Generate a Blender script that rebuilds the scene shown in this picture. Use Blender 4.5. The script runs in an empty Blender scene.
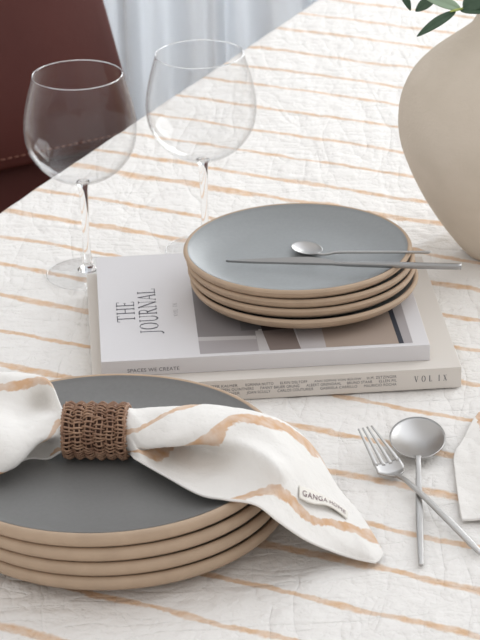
import bpy, bmesh, math, random
from mathutils import Vector, Matrix, noise
random.seed(7)
C = bpy.context.scene.collection
R = math.radians
TZ = 0.75                                    # table top height

# ------------------------------------------------------------------ camera
F = 2591.0; PITCH = R(24.575); ROLL = R(-1.623); CAM = Vector((0, -2.26, 1.747))
cd = bpy.data.cameras.new('camera'); cam = bpy.data.objects.new('camera', cd); C.objects.link(cam)
cam.matrix_world = Matrix.Translation(CAM) @ Matrix.Rotation(math.pi/2-PITCH,4,'X') @ Matrix.Rotation(ROLL,4,'Z')
cd.sensor_fit = 'VERTICAL'; cd.sensor_height = 24; cd.lens = 24*F/640
cd.clip_start = .05; cd.clip_end = 60
cd.dof.use_dof = True; cd.dof.focus_distance = 2.2; cd.dof.aperture_fstop = 14
bpy.context.scene.camera = cam
CA = math.pi/2 - PITCH; cc, ss = math.cos(CA), math.sin(CA)

def ray(x, y):
    X, Y = (x-240)/F, (320-y)/F
    d = (X*math.cos(ROLL)-Y*math.sin(ROLL), X*math.sin(ROLL)+Y*math.cos(ROLL), -1.0)
    return Vector((d[0], cc*d[1]-ss*d[2], ss*d[1]+cc*d[2]))
def up(x, y, z=0.0):                         # measured point at height z above the table
    r = ray(x, y); t = (TZ+z-CAM.z)/r.z
    return CAM + r*t
def at(x, y, Y):                             # measured point at world depth Y
    r = ray(x, y); t = (Y-CAM.y)/r.y
    return CAM + r*t

# ------------------------------------------------------------------ helpers
def tag(o, label=None, cat=None, group=None, kind=None):
    if label: o['label'] = label
    if cat: o['category'] = cat
    if group: o['group'] = group
    if kind: o['kind'] = kind
    return o
def empty(name, loc=(0,0,0), rz=0):
    o = bpy.data.objects.new(name, None); C.objects.link(o)
    o.location = loc; o.rotation_euler = (0,0,rz); o.empty_display_size = .02
    return o
def mesh(name, verts, faces, m=None, parent=None, smooth=True):
    me = bpy.data.meshes.new(name); me.from_pydata([tuple(v) for v in verts], [], faces); me.update()
    if smooth: me.polygons.foreach_set('use_smooth', [True]*len(me.polygons))
    o = bpy.data.objects.new(name, me); C.objects.link(o)
    if m: me.materials.append(m)
    if parent: o.parent = parent
    return o
def join(parts):                             # list of (verts, faces)
    V, Fc = [], []
    for v, f in parts:
        k = len(V); V += list(v); Fc += [tuple(i+k for i in q) for q in f]
    return V, Fc
def box(c, s, rot=None):
    V = []
    for dx in (-.5,.5):
        for dy in (-.5,.5):
            for dz in (-.5,.5):
                p = Vector((dx*s[0], dy*s[1], dz*s[2]))
                if rot: p = rot @ p
                V.append(p + Vector(c))
    return V, [(0,1,3,2),(4,6,7,5),(0,4,5,1),(2,3,7,6),(0,2,6,4),(1,5,7,3)]
def lathe(prof, n=96, closed=False):
    V = []; Fc = []; rings = []
    for r, z in prof:
        if r < 1e-6: rings.append([len(V)]); V.append(Vector((0,0,z)))
        else:
            rings.append(list(range(len(V), len(V)+n)))
            V += [Vector((r*math.cos(2*math.pi*i/n), r*math.sin(2*math.pi*i/n), z)) for i in range(n)]
    prs = list(zip(rings[:-1], rings[1:]))
    if closed: prs.append((rings[-1], rings[0]))
    for a, b in prs:
        for i in range(n):
            j = (i+1) % n
            if len(a) == 1 and len(b) == 1: continue
            if len(a) == 1: Fc.append((a[0], b[j], b[i]))
            elif len(b) == 1: Fc.append((a[i], a[j], b[0]))
            else: Fc.append((a[i], a[j], b[j], b[i]))
    return V, Fc
def cr(p, t):                                # Catmull-Rom through a list of tuples
    n = len(p)-1; i = min(int(t), n-1); f = t-i
    a, b, c, d = p[max(i-1,0)], p[i], p[i+1], p[min(i+2,n)]
    return [.5*(2*y+(z-x)*f+(2*x-5*y+4*z-w)*f*f+(-x+3*y-3*z+w)*f**3) for x,y,z,w in zip(a,b,c,d)]
def smoothlist(p, k):
    return [cr(p, i/k) for i in range((len(p)-1)*k+1)]
def tube(pts, rad, n=10, cap=True, flat=1.0, upv=Vector((0,0,1))):
    pts = [Vector(p) for p in pts]; V = []; Fc = []
    if not hasattr(rad, '__len__'): rad = [rad]*len(pts)
    for i, p in enumerate(pts):
        t = (pts[min(i+1,len(pts)-1)] - pts[max(i-1,0)]).normalized()
        s = t.cross(upv)
        if s.length < 1e-4: s = t.cross(Vector((0,1,0)))
        s.normalize(); u = s.cross(t)
        for k in range(n):
            a = 2*math.pi*k/n
            V.append(p + s*math.cos(a)*rad[i] + u*math.sin(a)*rad[i]*flat)
    for i in range(len(pts)-1):
        for k in range(n):
            j = (k+1) % n
            Fc.append((i*n+k, i*n+j, (i+1)*n+j, (i+1)*n+k))
    if cap:
        Fc.append(tuple(range(n-1,-1,-1))); Fc.append(tuple((len(pts)-1)*n+k for k in range(n)))
    return V, Fc
def gridf(nu, nv):
    return [(i*nv+j, i*nv+j+1, (i+1)*nv+j+1, (i+1)*nv+j) for i in range(nu-1) for j in range(nv-1)]
def mod_solid(o, t, off=0):
    m = o.modifiers.new('solid','SOLIDIFY'); m.thickness = t; m.offset = off
def mod_bevel(o, w, seg=3):
    m = o.modifiers.new('bevel','BEVEL'); m.width = w; m.segments = seg; m.limit_method = 'ANGLE'
def mod_sub(o, n=1):
    m = o.modifiers.new('sub','SUBSURF'); m.levels = n; m.render_levels = n
def flipfix(o):
    bm = bmesh.new(); bm.from_mesh(o.data); bmesh.ops.recalc_face_normals(bm, faces=bm.faces); bm.to_mesh(o.data); bm.free()

# ------------------------------------------------------------------ materials
def mat(name, col, rough=.6, metal=0, spec=.5, bump=None, var=None, sheen=0, trans=0, ior=1.45, coat=0):
    m = bpy.data.materials.new(name); m.use_nodes = True; nt = m.node_tree; N = nt.nodes; L = nt.links
    b = N['Principled BSDF']
    b.inputs['Base Color'].default_value = (*col, 1); b.inputs['Roughness'].default_value = rough
    b.inputs['Metallic'].default_value = metal; b.inputs['Specular IOR Level'].default_value = spec
    b.inputs['Transmission Weight'].default_value = trans; b.inputs['IOR'].default_value = ior
    b.inputs['Sheen Weight'].default_value = sheen; b.inputs['Coat Weight'].default_value = coat
    tc = N.new('ShaderNodeTexCoord')
    if var:                                   # (scale, second colour, amount)
        nz = N.new('ShaderNodeTexNoise'); nz.inputs['Scale'].default_value = var[0]; nz.inputs['Detail'].default_value = 6
        mx = N.new('ShaderNodeMix'); mx.data_type = 'RGBA'
        mr = N.new('ShaderNodeMapRange'); mr.inputs['From Min'].default_value = .35; mr.inputs['From Max'].default_value = .7
        mr.inputs['To Max'].default_value = var[2]
        L.new(tc.outputs['Object'], nz.inputs['Vector']); L.new(nz.outputs['Fac'], mr.inputs['Value'])
        L.new(mr.outputs['Result'], mx.inputs['Factor'])
        mx.inputs['A'].default_value = (*col,1); mx.inputs['B'].default_value = (*var[1],1)
        L.new(mx.outputs['Result'], b.inputs['Base Color'])
    if bump:                                  # list of (scale, distance)
        prev = None
        for sc, dist in bump:
            nz = N.new('ShaderNodeTexNoise'); nz.inputs['Scale'].default_value = sc; nz.inputs['Detail'].default_value = 5
            bp = N.new('ShaderNodeBump'); bp.inputs['Distance'].default_value = dist; bp.inputs['Strength'].default_value = 1
            L.new(tc.outputs['Object'], nz.inputs['Vector']); L.new(nz.outputs['Fac'], bp.inputs['Height'])
            if prev: L.new(prev.outputs['Normal'], bp.inputs['Normal'])
            prev = bp
        L.new(prev.outputs['Normal'], b.inputs['Normal'])
    return m

def linen(name, base, stripe, halfw, bumps, attr='phase', soft=.25, wnoise=30):
    """striped crinkled linen: woven stripes sit at whole numbers of the attribute"""
    m = mat(name, base, .92, spec=.15, sheen=.0)
    nt = m.node_tree; N = nt.nodes; L = nt.links; b = N['Principled BSDF']
    at_ = N.new('ShaderNodeAttribute'); at_.attribute_name = attr
    tc = N.new('ShaderNodeTexCoord')
    def math_(op, a, c=None):
        n = N.new('ShaderNodeMath'); n.operation = op
        for i, v in enumerate((a, c)):
            if v is None: continue
            if isinstance(v, (int, float)): n.inputs[i].default_value = v
            else: L.new(v, n.inputs[i])
        return n.outputs[0]
    def nz(scale, det=4):
        n = N.new('ShaderNodeTexNoise'); n.inputs['Scale'].default_value = scale; n.inputs['Detail'].default_value = det
        L.new(tc.outputs['Object'], n.inputs['Vector']); return n.outputs['Fac']
    fine = math_('MULTIPLY', math_('SUBTRACT', nz(220, 3), .5), halfw*1.2)
    ph = math_('ADD', at_.outputs['Fac'], fine)
    d = math_('ABSOLUTE', math_('SUBTRACT', ph, math_('ROUND', ph)))
    w = math_('ADD', math_('MULTIPLY', math_('SUBTRACT', nz(wnoise, 3), .5), halfw*2.2), halfw)
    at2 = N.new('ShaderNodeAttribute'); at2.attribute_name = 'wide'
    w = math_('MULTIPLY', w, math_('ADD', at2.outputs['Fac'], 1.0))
    mr = N.new('ShaderNodeMapRange'); mr.clamp = True
    L.new(math_('DIVIDE', d, w), mr.inputs['Value'])
    mr.inputs['From Min'].default_value = 1-soft; mr.inputs['From Max'].default_value = 1+soft
    mr.inputs['To Min'].default_value = 1; mr.inputs['To Max'].default_value = 0
    fade = N.new('ShaderNodeMapRange'); L.new(nz(90, 3), fade.inputs['Value'])
    fade.inputs['From Min'].default_value = .3; fade.inputs['From Max'].default_value = .65
    fade.inputs['To Min'].default_value = .55; fade.inputs['To Max'].default_value = 1
    f = math_('MULTIPLY', mr.outputs['Result'], fade.outputs['Result'])
    mx = N.new('ShaderNodeMix'); mx.data_type = 'RGBA'; L.new(f, mx.inputs['Factor'])
    mx.inputs['A'].default_value = (*base,1); mx.inputs['B'].default_value = (*stripe,1)
    L.new(mx.outputs['Result'], b.inputs['Base Color'])
    prev = None
    for sc, dist, kind in bumps:
        if kind == 'crease':                  # sharp creases from ridged noise
            h = math_('ABSOLUTE', math_('SUBTRACT', nz(sc, 3), .5)); h = math_('POWER', h, .6)
        elif kind in ('foldu','foldv'):           # long creases left by folding, along and across the threads
            mp = N.new('ShaderNodeMapping'); L.new(tc.outputs['Object'], mp.inputs['Vector'])
            mp.inputs['Rotation'].default_value = (0,0,-R(62.77)+(.35 if kind == 'foldu' else -.2))
            mp.inputs['Scale'].default_value = (7,26,5) if kind == 'foldu' else (24,6,5)
            n_ = N.new('ShaderNodeTexNoise'); n_.inputs['Scale'].default_value = 1.0; n_.inputs['Detail'].default_value = 2; n_.inputs['Distortion'].default_value = .6
            L.new(mp.outputs['Vector'], n_.inputs['Vector'])
            h = math_('POWER', math_('ABSOLUTE', math_('SUBTRACT', n_.outputs['Fac'], .5)), .5)
        elif kind == 'weave':
            wv = N.new('ShaderNodeTexNoise'); wv.inputs['Scale'].default_value = sc
            L.new(tc.outputs['Object'], wv.inputs['Vector']); h = wv.outputs['Fac']
        else: h = nz(sc, 5)
        bp = N.new('ShaderNodeBump'); bp.inputs['Distance'].default_value = dist
        L.new(h, bp.inputs['Height'])
        if prev: L.new(prev.outputs['Normal'], bp.inputs['Normal'])
        prev = bp
    L.new(prev.outputs['Normal'], b.inputs['Normal'])
    return m

STR = (.62,.40,.25)
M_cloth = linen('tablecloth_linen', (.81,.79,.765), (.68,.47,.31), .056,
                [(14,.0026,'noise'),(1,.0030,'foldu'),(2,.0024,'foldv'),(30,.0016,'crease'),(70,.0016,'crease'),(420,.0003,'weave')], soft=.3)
M_napkin = linen('napkin_linen', (.80,.78,.75), STR, .075, [(60,.0010,'crease'),(130,.0006,'noise'),(600,.00015,'weave')], soft=.12)
M_clay = mat('raw_stoneware', (.47,.35,.25), .75, bump=[(500,.0001)], var=(60,(.38,.28,.2),.5))
M_glaze = mat('grey_glaze', (.185,.185,.182), .42, spec=.55, bump=[(300,.00004)], var=(300,(.165,.165,.162),.6))
M_glaze2 = mat('blue_grey_glaze', (.29,.305,.31), .41, spec=.5, bump=[(300,.00004)], var=(300,(.265,.28,.285),.6))
M_steel = mat('brushed_steel', (.48,.468,.455), .34, 1, bump=[(900,.00003)])
M_steel_d = mat('brushed_steel_knife', (.36,.355,.35), .36, 1, bump=[(900,.00003)])
M_vase = mat('matt_sand_stoneware', (.62,.545,.455), .85, spec=.2, bump=[(350,.0004),(40,.0008)], var=(25,(.68,.60,.51),.8))
M_leather = mat('burgundy_leather', (.072,.020,.0165), .5, spec=.22, bump=[(260,.00010),(25,.0006)], var=(9,(.09,.027,.022),.8))
M_thread = mat('tan_thread', (.20,.08,.055), .7)
M_wood = mat('walnut_wood', (.12,.06,.035), .45, var=(12,(.08,.035,.02),.8))
M_woven = mat('brown_woven_cane', (.24,.13,.082), .5, var=(90,(.46,.29,.19),.9))
M_woven_in = mat('dark_cane_lining', (.075,.038,.026), .9)
M_paper_w = mat('white_matt_cover', (.66,.645,.655), .6, spec=.3)
M_paper_c = mat('cream_matt_cover', (.66,.62,.575), .65, spec=.3)
M_pages = mat('book_pages', (.62,.57,.50), .9, bump=[(900,.0002)])
M_ink = mat('grey_ink', (.12,.12,.135), .8)
M_leaf = mat('olive_leaf_top', (.045,.085,.05), .5, var=(120,(.07,.12,.07),.6))
M_leaf_u = mat('olive_leaf_underside', (.30,.40,.28), .6)
M_leaf_y = mat('young_leaf_stem', (.42,.50,.14), .5)
M_label = mat('label_cotton', (.78,.75,.69), .9, bump=[(500,.0001)])
M_labelink = mat('label_ink', (.20,.13,.15), .9)
M_floor = mat('oak_floor', (.32,.22,.14), .5, var=(6,(.25,.16,.1),.8))
M_wall = mat('white_wall', (.72,.72,.72), .9, bump=[(60,.0005)])
M_frame = mat('white_paint', (.75,.75,.75), .5)

def thin_glass(name, tint, lo, hi, pw=3.0):
    m = bpy.data.materials.new(name); m.use_nodes = True; nt = m.node_tree; N = nt.nodes; L = nt.links
    N.remove(N['Principled BSDF'])
    t = N.new('ShaderNodeBsdfTransparent'); t.inputs['Color'].default_value = (*tint,1)
    g = N.new('ShaderNodeBsdfGlossy'); g.inputs['Roughness'].default_value = .02
    lw = N.new('ShaderNodeLayerWeight'); lw.inputs[0].default_value = .5
    pwn = N.new('ShaderNodeMath'); pwn.operation = 'POWER'; pwn.inputs[1].default_value = pw
    L.new(lw.outputs['Facing'], pwn.inputs[0])
    mr = N.new('ShaderNodeMapRange'); L.new(pwn.outputs[0], mr.inputs['Value'])
    mr.inputs['To Min'].default_value = lo; mr.inputs['To Max'].default_value = hi
    mx = N.new('ShaderNodeMixShader'); L.new(mr.outputs[0], mx.inputs[0])
    L.new(t.outputs[0], mx.inputs[1]); L.new(g.outputs[0], mx.inputs[2]); L.new(mx.outputs[0], N['Material Output'].inputs[0])
    return m
M_glass = thin_glass('thin_clear_glass', (.99,.99,.99), .022, .55, 4.0)
M_glass_f = thin_glass('foot_clear_glass', (.995,.995,.995), .025, .4, 4.0)
M_glass_s = mat('solid_clear_glass', (1,1,1), 0, trans=1, ior=1.45)
M_curtain = bpy.data.materials.new('sheer_curtain'); M_curtain.use_nodes = True
nt = M_curtain.node_tree; N = nt.nodes; L = nt.links; N.remove(N['Principled BSDF'])
a = N.new('ShaderNodeBsdfDiffuse'); a.inputs[0].default_value = (.68,.692,.71,1)
b = N.new('ShaderNodeBsdfTranslucent'); b.inputs[0].default_value = (.70,.715,.735,1)
mx = N.new('ShaderNodeMixShader'); mx.inputs[0].default_value = .5
L.new(a.outputs[0], mx.inputs[1]); L.new(b.outputs[0], mx.inputs[2]); L.new(mx.outputs[0], N['Material Output'].inputs[0])

# ------------------------------------------------------------------ setting
o = mesh('floor', *box((-.36,.55,-.02),(4.46,3.44,.04)), M_floor, smooth=False); tag(o, kind='structure')
WY = 2.15
def wbox(x0,x1,z0,z1): return box(((x0+x1)/2, WY+.06, (z0+z1)/2), (x1-x0,.12,z1-z0))
o = mesh('wall_back', *join([wbox(-2.6,-.75,0,2.5), wbox(1.35,1.87,0,2.5), wbox(-.75,1.35,0,.12), wbox(-.75,1.35,2.2,2.5)]), M_wall, smooth=False)
tag(o, kind='structure')
fr = [box((x, WY+.05, 1.16),(.05,.05,2.08)) for x in (-.725,.3,1.325)] + [box((.3,WY+.05,z),(2.1,.05,.05)) for z in (.145,1.2,2.175)]
o = mesh('window_1', *join(fr), M_frame, smooth=False); tag(o, kind='structure')
p = mesh('pane', *box((.3,WY+.05,1.16),(2.05,.005,2.04)), thin_glass('window_glass',(.97,.98,.98),.03,.8), smooth=False); p.parent = o

WX = 1.75; WYC = .95
def rbox(y0,y1,z0,z1): return box((WX+.06,(y0+y1)/2,(z0+z1)/2),(.12,y1-y0,z1-z0))
o = mesh('wall_right', *join([rbox(-1.3,WYC-.9,0,2.5), rbox(WYC+.9,WY,0,2.5), rbox(WYC-.9,WYC+.9,0,1.0), rbox(WYC-.9,WYC+.9,2.4,2.5)]), M_wall, smooth=False)
tag(o, kind='structure')
fr = [box((WX+.05,y,1.70),(.05,.05,1.4)) for y in (WYC-.875,WYC,WYC+.875)] + [box((WX+.05,WYC,z),(.05,1.8,.05)) for z in (1.025,2.375)]
o = mesh('window_2', *join(fr), M_frame, smooth=False); tag(o, kind='structure')
p = mesh('pane', *box((WX+.05,WYC,1.70),(.005,1.75,1.35)), thin_glass('side_window_glass',(.97,.98,.98),.03,.8), smooth=False); p.parent = o

# curtain panels (two drawn panels of pleated sheer)
def curtain(x0, x1, y, seed, label):
    rnd = random.Random(seed); nx = 420; nz = 24; V = []
    ph = [rnd.uniform(0,6.28) for _ in range(5)]
    for i in range(nx):
        s = i/(nx-1); x = x0+(x1-x0)*s
        for j in range(nz):
            z = .015 + 2.33*j/(nz-1); k = 1 - .25*j/(nz-1)
            w = .034*math.sin(x*2*math.pi/.105+ph[0]+1.3*math.sin(x*9+ph[1])) + .012*math.sin(x*2*math.pi/.047+ph[2]+.3*z) + .02*math.sin(x*7+ph[3]+z)
            V.append((x + .01*math.sin(x*40+ph[4]), y + w*k, z))
    o = mesh('curtain', V, gridf(nx, nz), M_curtain); mod_solid(o, .0008)
    tag(o, label, 'curtain'); return o
curtain(-.95, .38, 1.86, 3, 'pale blue-white sheer curtain hanging in folds behind the left table edge')
rod = empty('curtain_rod', (.3,1.86,2.38))
tag(rod, 'slim white curtain rod above the window', 'curtain rod')
V,Fc = tube([(-1.35,0,0),(1.3,0,0)], .012, 14); mesh('pole', V, Fc, M_frame, rod)
for x in (-1.1, 1.1):
    mesh('bracket', *join([box((x,.14,0),(.02,.28,.02)), box((x,.28,0),(.04,.02,.08))]), M_frame, rod, smooth=False)

# ------------------------------------------------------------------ table
TA = R(62.77); E = Vector((math.cos(TA), math.sin(TA), 0)); NN = Vector((E.y, -E.x, 0))
O = NN*(-.306)                # left edge line, v measured from world origin
def uv(u, v, z=0): return O + NN*u + E*v + Vector((0,0,z))
U1 = 1.02; V0, V1 = -.92, 1.36
table = empty('dining_table', uv(U1/2,(V0+V1)/2), TA)
tag(table, 'dining table hidden under the striped linen tablecloth', 'table')
o = mesh('tabletop', *box((0,0,TZ-.022),(V1-V0-.012,U1-.012,.03)), M_wood, table, smooth=False)
for sx in (-1,1):
    for sy in (-1,1):
        o = mesh('leg', *box((sx*(V1-V0-.2)/2, sy*(U1-.16)/2, (TZ-.037)/2),(.07,.07,TZ-.037)), M_wood, table, smooth=False); mod_bevel(o,.006)

SV = [-1.0,-.938,-.875,-.813,-.75,-.688,-.626,-.555,-.495,-.434,-.372,-.306,-.239,-.176,-.108,-.043,.018,.080,.142,.220,.267,.328,.390,.458,.527,.581,.646,.725,.785,.85,.91,.97,1.03,1.09,1.15,1.21,1.27,1.33,1.39]
def phase(v):
    if v <= SV[0]: return (v-SV[0])/.06
    for i in range(len(SV)-1):
        if v < SV[i+1]: return i + (v-SV[i])/(SV[i+1]-SV[i])
    return len(SV)-1
vase_p = up(500,250)
fold_a, fold_b = up(395,262), up(462,226)
def ridge(p, a, b, w):
    d = (b-a); t = max(0,min(1,(p-a).dot(d)/d.length_squared)); q = a+d*t
    r = (Vector((p.x,p.y,0))-Vector((q.x,q.y,0))).length
    return math.exp(-(r/w)**2)*math.sin(math.pi*min(1,max(.0,t*.7+.3)))
FOLDS = [(up(290,330),up(420,235),.006,.5)]
def build_cloth():
    du = .0032; nu = int(U1/du)+1; nv = int((V1-V0)/du)+1
    rr = .010; drop = .24; nd = 26
    cols = []                                              # (u, z, outward sag)
    for k in range(nd, 0, -1): cols.append((-rr, -rr-(drop-rr)*k/nd, 1))
    for k in range(6): a = math.pi/2*k/6; cols.append((-rr*math.cos(a), -rr+rr*math.sin(a), 0))
    cols += [(i*du, 0, 0) for i in range(nu)]
    um = (nu-1)*du
    for k in range(1,7): a = math.pi/2*k/6; cols.append((um+rr*math.sin(a), -rr+rr*math.cos(a), 0))
    for k in range(1,nd+1): cols.append((um+rr, -rr-(drop-rr)*k/nd, -1))
    V = []; P = []; W = []
    for j in range(nv):
        v = V0 + j*(V1-V0)/(nv-1)
        for (u, z, s) in cols:
            p = uv(u, v)
            if s == 0:
                w = noise.fractal(Vector((u*9, v*9, 1.7)), 1.0, 2.0, 3)
                c1 = abs(noise.noise(Vector((u*17+3, v*15, 5.1)))) ; c2 = abs(noise.noise(Vector((u*42, v*38+7, 9.1))))
                h = -.0012 + .0009*w - .0016*max(0,.25-c1)*4*.35 - .0009*max(0,.3-c2)*3*.4
                if z == 0 and 0 < u < um:
                    h += .0045*ridge(p, fold_a, fold_b, .010)
                q = Vector((p.x, p.y, TZ + z + h))
            else:
                amp = min(1,(-z)/.2)
                q = Vector((p.x,p.y,TZ+z)) - NN*s*(.012*amp*(1+math.sin(v*26+1.5*math.sin(v*9))))
            # cloth threads wander a little
            wob = .0032*noise.noise(Vector((u*16, v*14, 3.3))) + .0014*noise.noise(Vector((u*55, v*30, 8.0)))
            V.append(q); P.append(phase(v+wob)); i = round(P[-1]); W.append(.55 if i == 19 else (-.12 if i > 20 else .12+.2*math.sin(i*2.3)))  # far stripes drawn narrower to imitate the paling of haze
    o = mesh('tablecloth', V, gridf(nv, len(cols)), M_cloth)
    a = o.data.attributes.new('phase','FLOAT','POINT'); a.data.foreach_set('value', P)
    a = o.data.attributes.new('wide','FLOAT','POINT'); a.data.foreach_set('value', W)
    mod_solid(o, .0007, -1 if True else 1)
    tag(o, 'crinkled white linen tablecloth with thin tan stripes', 'tablecloth')
    return o
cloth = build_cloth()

# ------------------------------------------------------------------ chair
def build_chair():
    sp = up(41,163,-.12)                                     # a point of the lower hem of the backrest
    ang = R(29)
    ch = empty('leather_dining_chair', (0,0,0), 0)
    tag(ch, 'burgundy leather dining chair with stitched hem on backrest', 'chair')
    X = Vector((math.cos(ang), math.sin(ang),0)); Nf = Vector((X.y,-X.x,0))   # Nf: towards the table
    tl = .30                                                 # recline of the back
    U = Vector((0,0,1)); Ub = (U - Nf*tl).normalized()
    D = X.cross(Ub).normalized()                             # towards the front
    if D.dot(Nf) < 0: D = -D
    # right edge of backrest passes through the measured line (137,115)-(105,0)
    e0 = None
    import itertools
    # plane through sp spanned by X, Ub ; intersect the view ray of the edge
    def hit(x,y):
        r = ray(x,y); t = (sp-CAM).dot(D)/r.dot(D); q = CAM+r*t-sp
        k = Matrix((X,Ub,D)).transposed().inverted() @ q
        return k.x, k.y
    x1, y1 = hit(137,115); x0, y0 = hit(105,0)
    sk = (x1-x0)/(y1-y0)                                     # side edge slant within the plane
    xa = x1 - sk*y1                                          # edge at the hem
    Wd = .47; top = .40; low = -.24
    def P(x, y, d): return sp + X*x + Ub*y + D*d
    def slab(ya, yb, dep, d0, nm, m, puff=.012):
        nx, ny = 26, 26; V = []; G = []
        for side in (0,1):
            for i in range(nx+1):
                for j in range(ny+1):
                    s = i/nx; t = j/ny
                    y = ya+(yb-ya)*t; xr = xa+sk*y; x = xr - Wd*(1-s)
                    bul = puff*(1-abs(2*s-1)**4)*(1-abs(2*t-1)**4)
                    d = d0 + (bul if side else -dep)
                    V.append(P(x,y,d))
        n1 = (nx+1)*(ny+1)
        f = []
        for i in range(nx):
            for j in range(ny):
                q = (i*(ny+1)+j, i*(ny+1)+j+1, (i+1)*(ny+1)+j+1, (i+1)*(ny+1)+j)
                f.append(q[::-1]); f.append(tuple(k+n1 for k in q))
        bd = [i*(ny+1) for i in range(nx)] + [nx*(ny+1)+j for j in range(ny)] + [i*(ny+1)+ny for i in range(nx,0,-1)] + [j for j in range(ny,0,-1)]
        for a, b in zip(bd, bd[1:]+bd[:1]): f.append((a,b,b+n1,a+n1))
        o = mesh(nm, V, f, m, ch); flipfix(o); mod_bevel(o, .006, 3); return o
    slab(0, top, .045, 0, 'backrest', M_leather)
    slab(low, .02, .03, -.025, 'lower_back_panel', M_leather, .004)
    # stitching along the hem
    st = []
    for i in range(52):
        x = xa - .01 - i*.0088
        st.append(tube([P(x,.014,.0035),P(x-.0055,.014,.0035)], .0011, 6))
    mesh('stitching', *join(st), M_thread, ch)
    # seat and legs
    c = P(xa-Wd/2, low, -.02); c = Vector((c.x, c.y, 0)) 
    rot = Matrix((X, -Nf, Vector((0,0,1)))).transposed()
    cs = c + Nf*.235 + Vector((0,0,.445))
    o = mesh('seat', *box(cs, (.47,.46,.07), rot), M_leather, ch); mod_bevel(o, .02, 4)
    for sx in (-1,1):
        for sy in (-1,1):
            b0 = cs + X*sx*.20 + Nf*sy*.19; b1 = b0 + X*sx*.01 + Nf*sy*.015; b1.z = 0; b0.z = .42
            mesh('leg', *tube([b0,b1], [.018,.012], 12), M_wood, ch)
build_chair()

# ------------------------------------------------------------------ wine glasses
def make_glass(loc):
    g = empty('wine_glass', loc)
    # bowl, thin wall
    out = [(.0040,.0965),(.0120,.0975),(.0235,.1012),(.0345,.1082),(.0440,.1185),(.0503,.1300),(.0530,.1430),(.0533,.1540),(.0519,.1665),(.0490,.1800),(.0455,.1925),(.0426,.2025)]
    out = smoothlist(out, 3); inn = [(max(0,r-.0010), z+.0004*(1 if r>.03 else 2.5)) for r,z in reversed(out)]
    rim = [(.0424,.2031),(.0420,.2029)]
    V,Fc = lathe(out+rim+inn+[(0,.0990)], 96); o = mesh('bowl', V, Fc, M_glass, g)
    V,Fc = lathe([(.0422+.00055*math.cos(a_), .2030+.00055*math.sin(a_)) for a_ in [2*math.pi*k/12 for k in range(12)]], 128, closed=True); mesh('rim', V, Fc, M_glass_s, g)
    stem = smoothlist([(0,.0970),(.0050,.0968),(.0066,.0955),(.0052,.0915),(.0042,.080),(.0036,.055),(.0035,.035),(.0042,.018),(.0062,.0085),(.0100,.0052),(0,.0050)],3)
    V,Fc = lathe([(max(0,r),z) for r,z in reversed(stem)], 40); o = mesh('stem', V, Fc, M_glass_s, g)
    foot = smoothlist([(0,.0052),(.0100,.0050),(.020,.0034),(.031,.0022),(.0385,.0014),(.0400,.0008),(.0392,.0002),(.030,.0006),(0,.0010)],3)
    V,Fc = lathe([(max(0,r),z) for r,z in reversed(foot)], 96); o = mesh('foot', V, Fc, M_glass_f, g)
    V,Fc = lathe([(.0398+.0007*math.cos(a_), .0009+.0007*math.sin(a_)) for a_ in [2*math.pi*k/12 for k in range(12)]], 128, closed=True); mesh('foot_edge', V, Fc, M_glass_s, g)
    # shallow rings at the lip
    return g
g1 = make_glass(Vector((-.1455,.037,TZ)))
tag(g1, 'empty stemmed wine glass nearest the chair, left of the white book', 'wine glass')
g2 = g1.copy(); C.objects.link(g2)
for ch in list(g1.children):
    c = ch.copy(); C.objects.link(c); c.parent = g2
g2.location = up(206,250.5)
g2['label'] = 'empty stemmed wine glass standing behind the small plates and books'

# ------------------------------------------------------------------ plates
def plate_parts(Rm, H, pitch, glaze):
    k = Rm; c = (H-pitch)/H
    outer = [(0,.0012),(.50*k,.0012),(.54*k,.0),(.60*k,.0),(.66*k,.0012),(.80*k,c*.36*H),(.90*k,c*.72*H),(.945*k,(c-.03)*H),(.964*k,(c+.06)*H),(.984*k,(c+.17)*H),(.999*k,(c+.34)*H),(1.0*k,.88*H),(.992*k,.965*H),(.980*k,H)]
    inner = [(.968*k,.99*H),(.957*k,.94*H),(.938*k,.85*H),(.88*k,.68*H),(.80*k,.50*H),(.68*k,.36*H),(.50*k,.30*H),(0,.28*H)]
    body = smoothlist(outer,3)+smoothlist(inner,3)
    V,Fc = lathe([(max(0,r),z) for r,z in body], 144)
    me = mesh('plate_body', V, Fc, M_clay)
    gi = smoothlist([(.9625*k,.965*H),(.957*k,.94*H),(.938*k,.85*H),(.88*k,.68*H),(.80*k,.50*H),(.68*k,.36*H),(.50*k,.30*H),(0,.28*H)],3)
    V2,F2 = lathe([(max(0,r),z+.0004) for r,z in gi], 144)
    gl = mesh('glaze', V2, F2, glaze); gl['label'] = 'satin grey glazed well'
    return me, gl
def plate_stack(name, Rm, H, glaze, n, pitch, base, centre, offs, labels, group):
    me, gl = plate_parts(Rm, H, pitch, glaze)
    for i in range(n):
        b = me if i == 0 else me.copy(); g = gl if i == 0 else gl.copy()
        if i: C.objects.link(b); C.objects.link(g)
        b.name = name; g.parent = b
        b.location = (centre[0]+offs[i][0], centre[1]+offs[i][1], base+i*pitch)
        b.rotation_euler = (0,0,random.uniform(0,6))
        tag(b, labels[i], 'plate', group)
plate_stack('dinner_plate', .1386, .0210, M_glaze, 4, .0134, TZ, (-.1092,-.4500),
    [(.0060,.0055),(.0040,.0035),(.0020,.0018),(0,0)],
    ['large tan-rimmed dinner plate at the bottom of the front stack, touching the tablecloth',
     'large tan-rimmed dinner plate second from the bottom of the front stack',
     'large tan-rimmed dinner plate just under the top one of the front stack',
     'large grey dinner plate on top of the front stack, under the napkin'], 'large dinner plates in the front stack')
BZ = .0347
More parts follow.
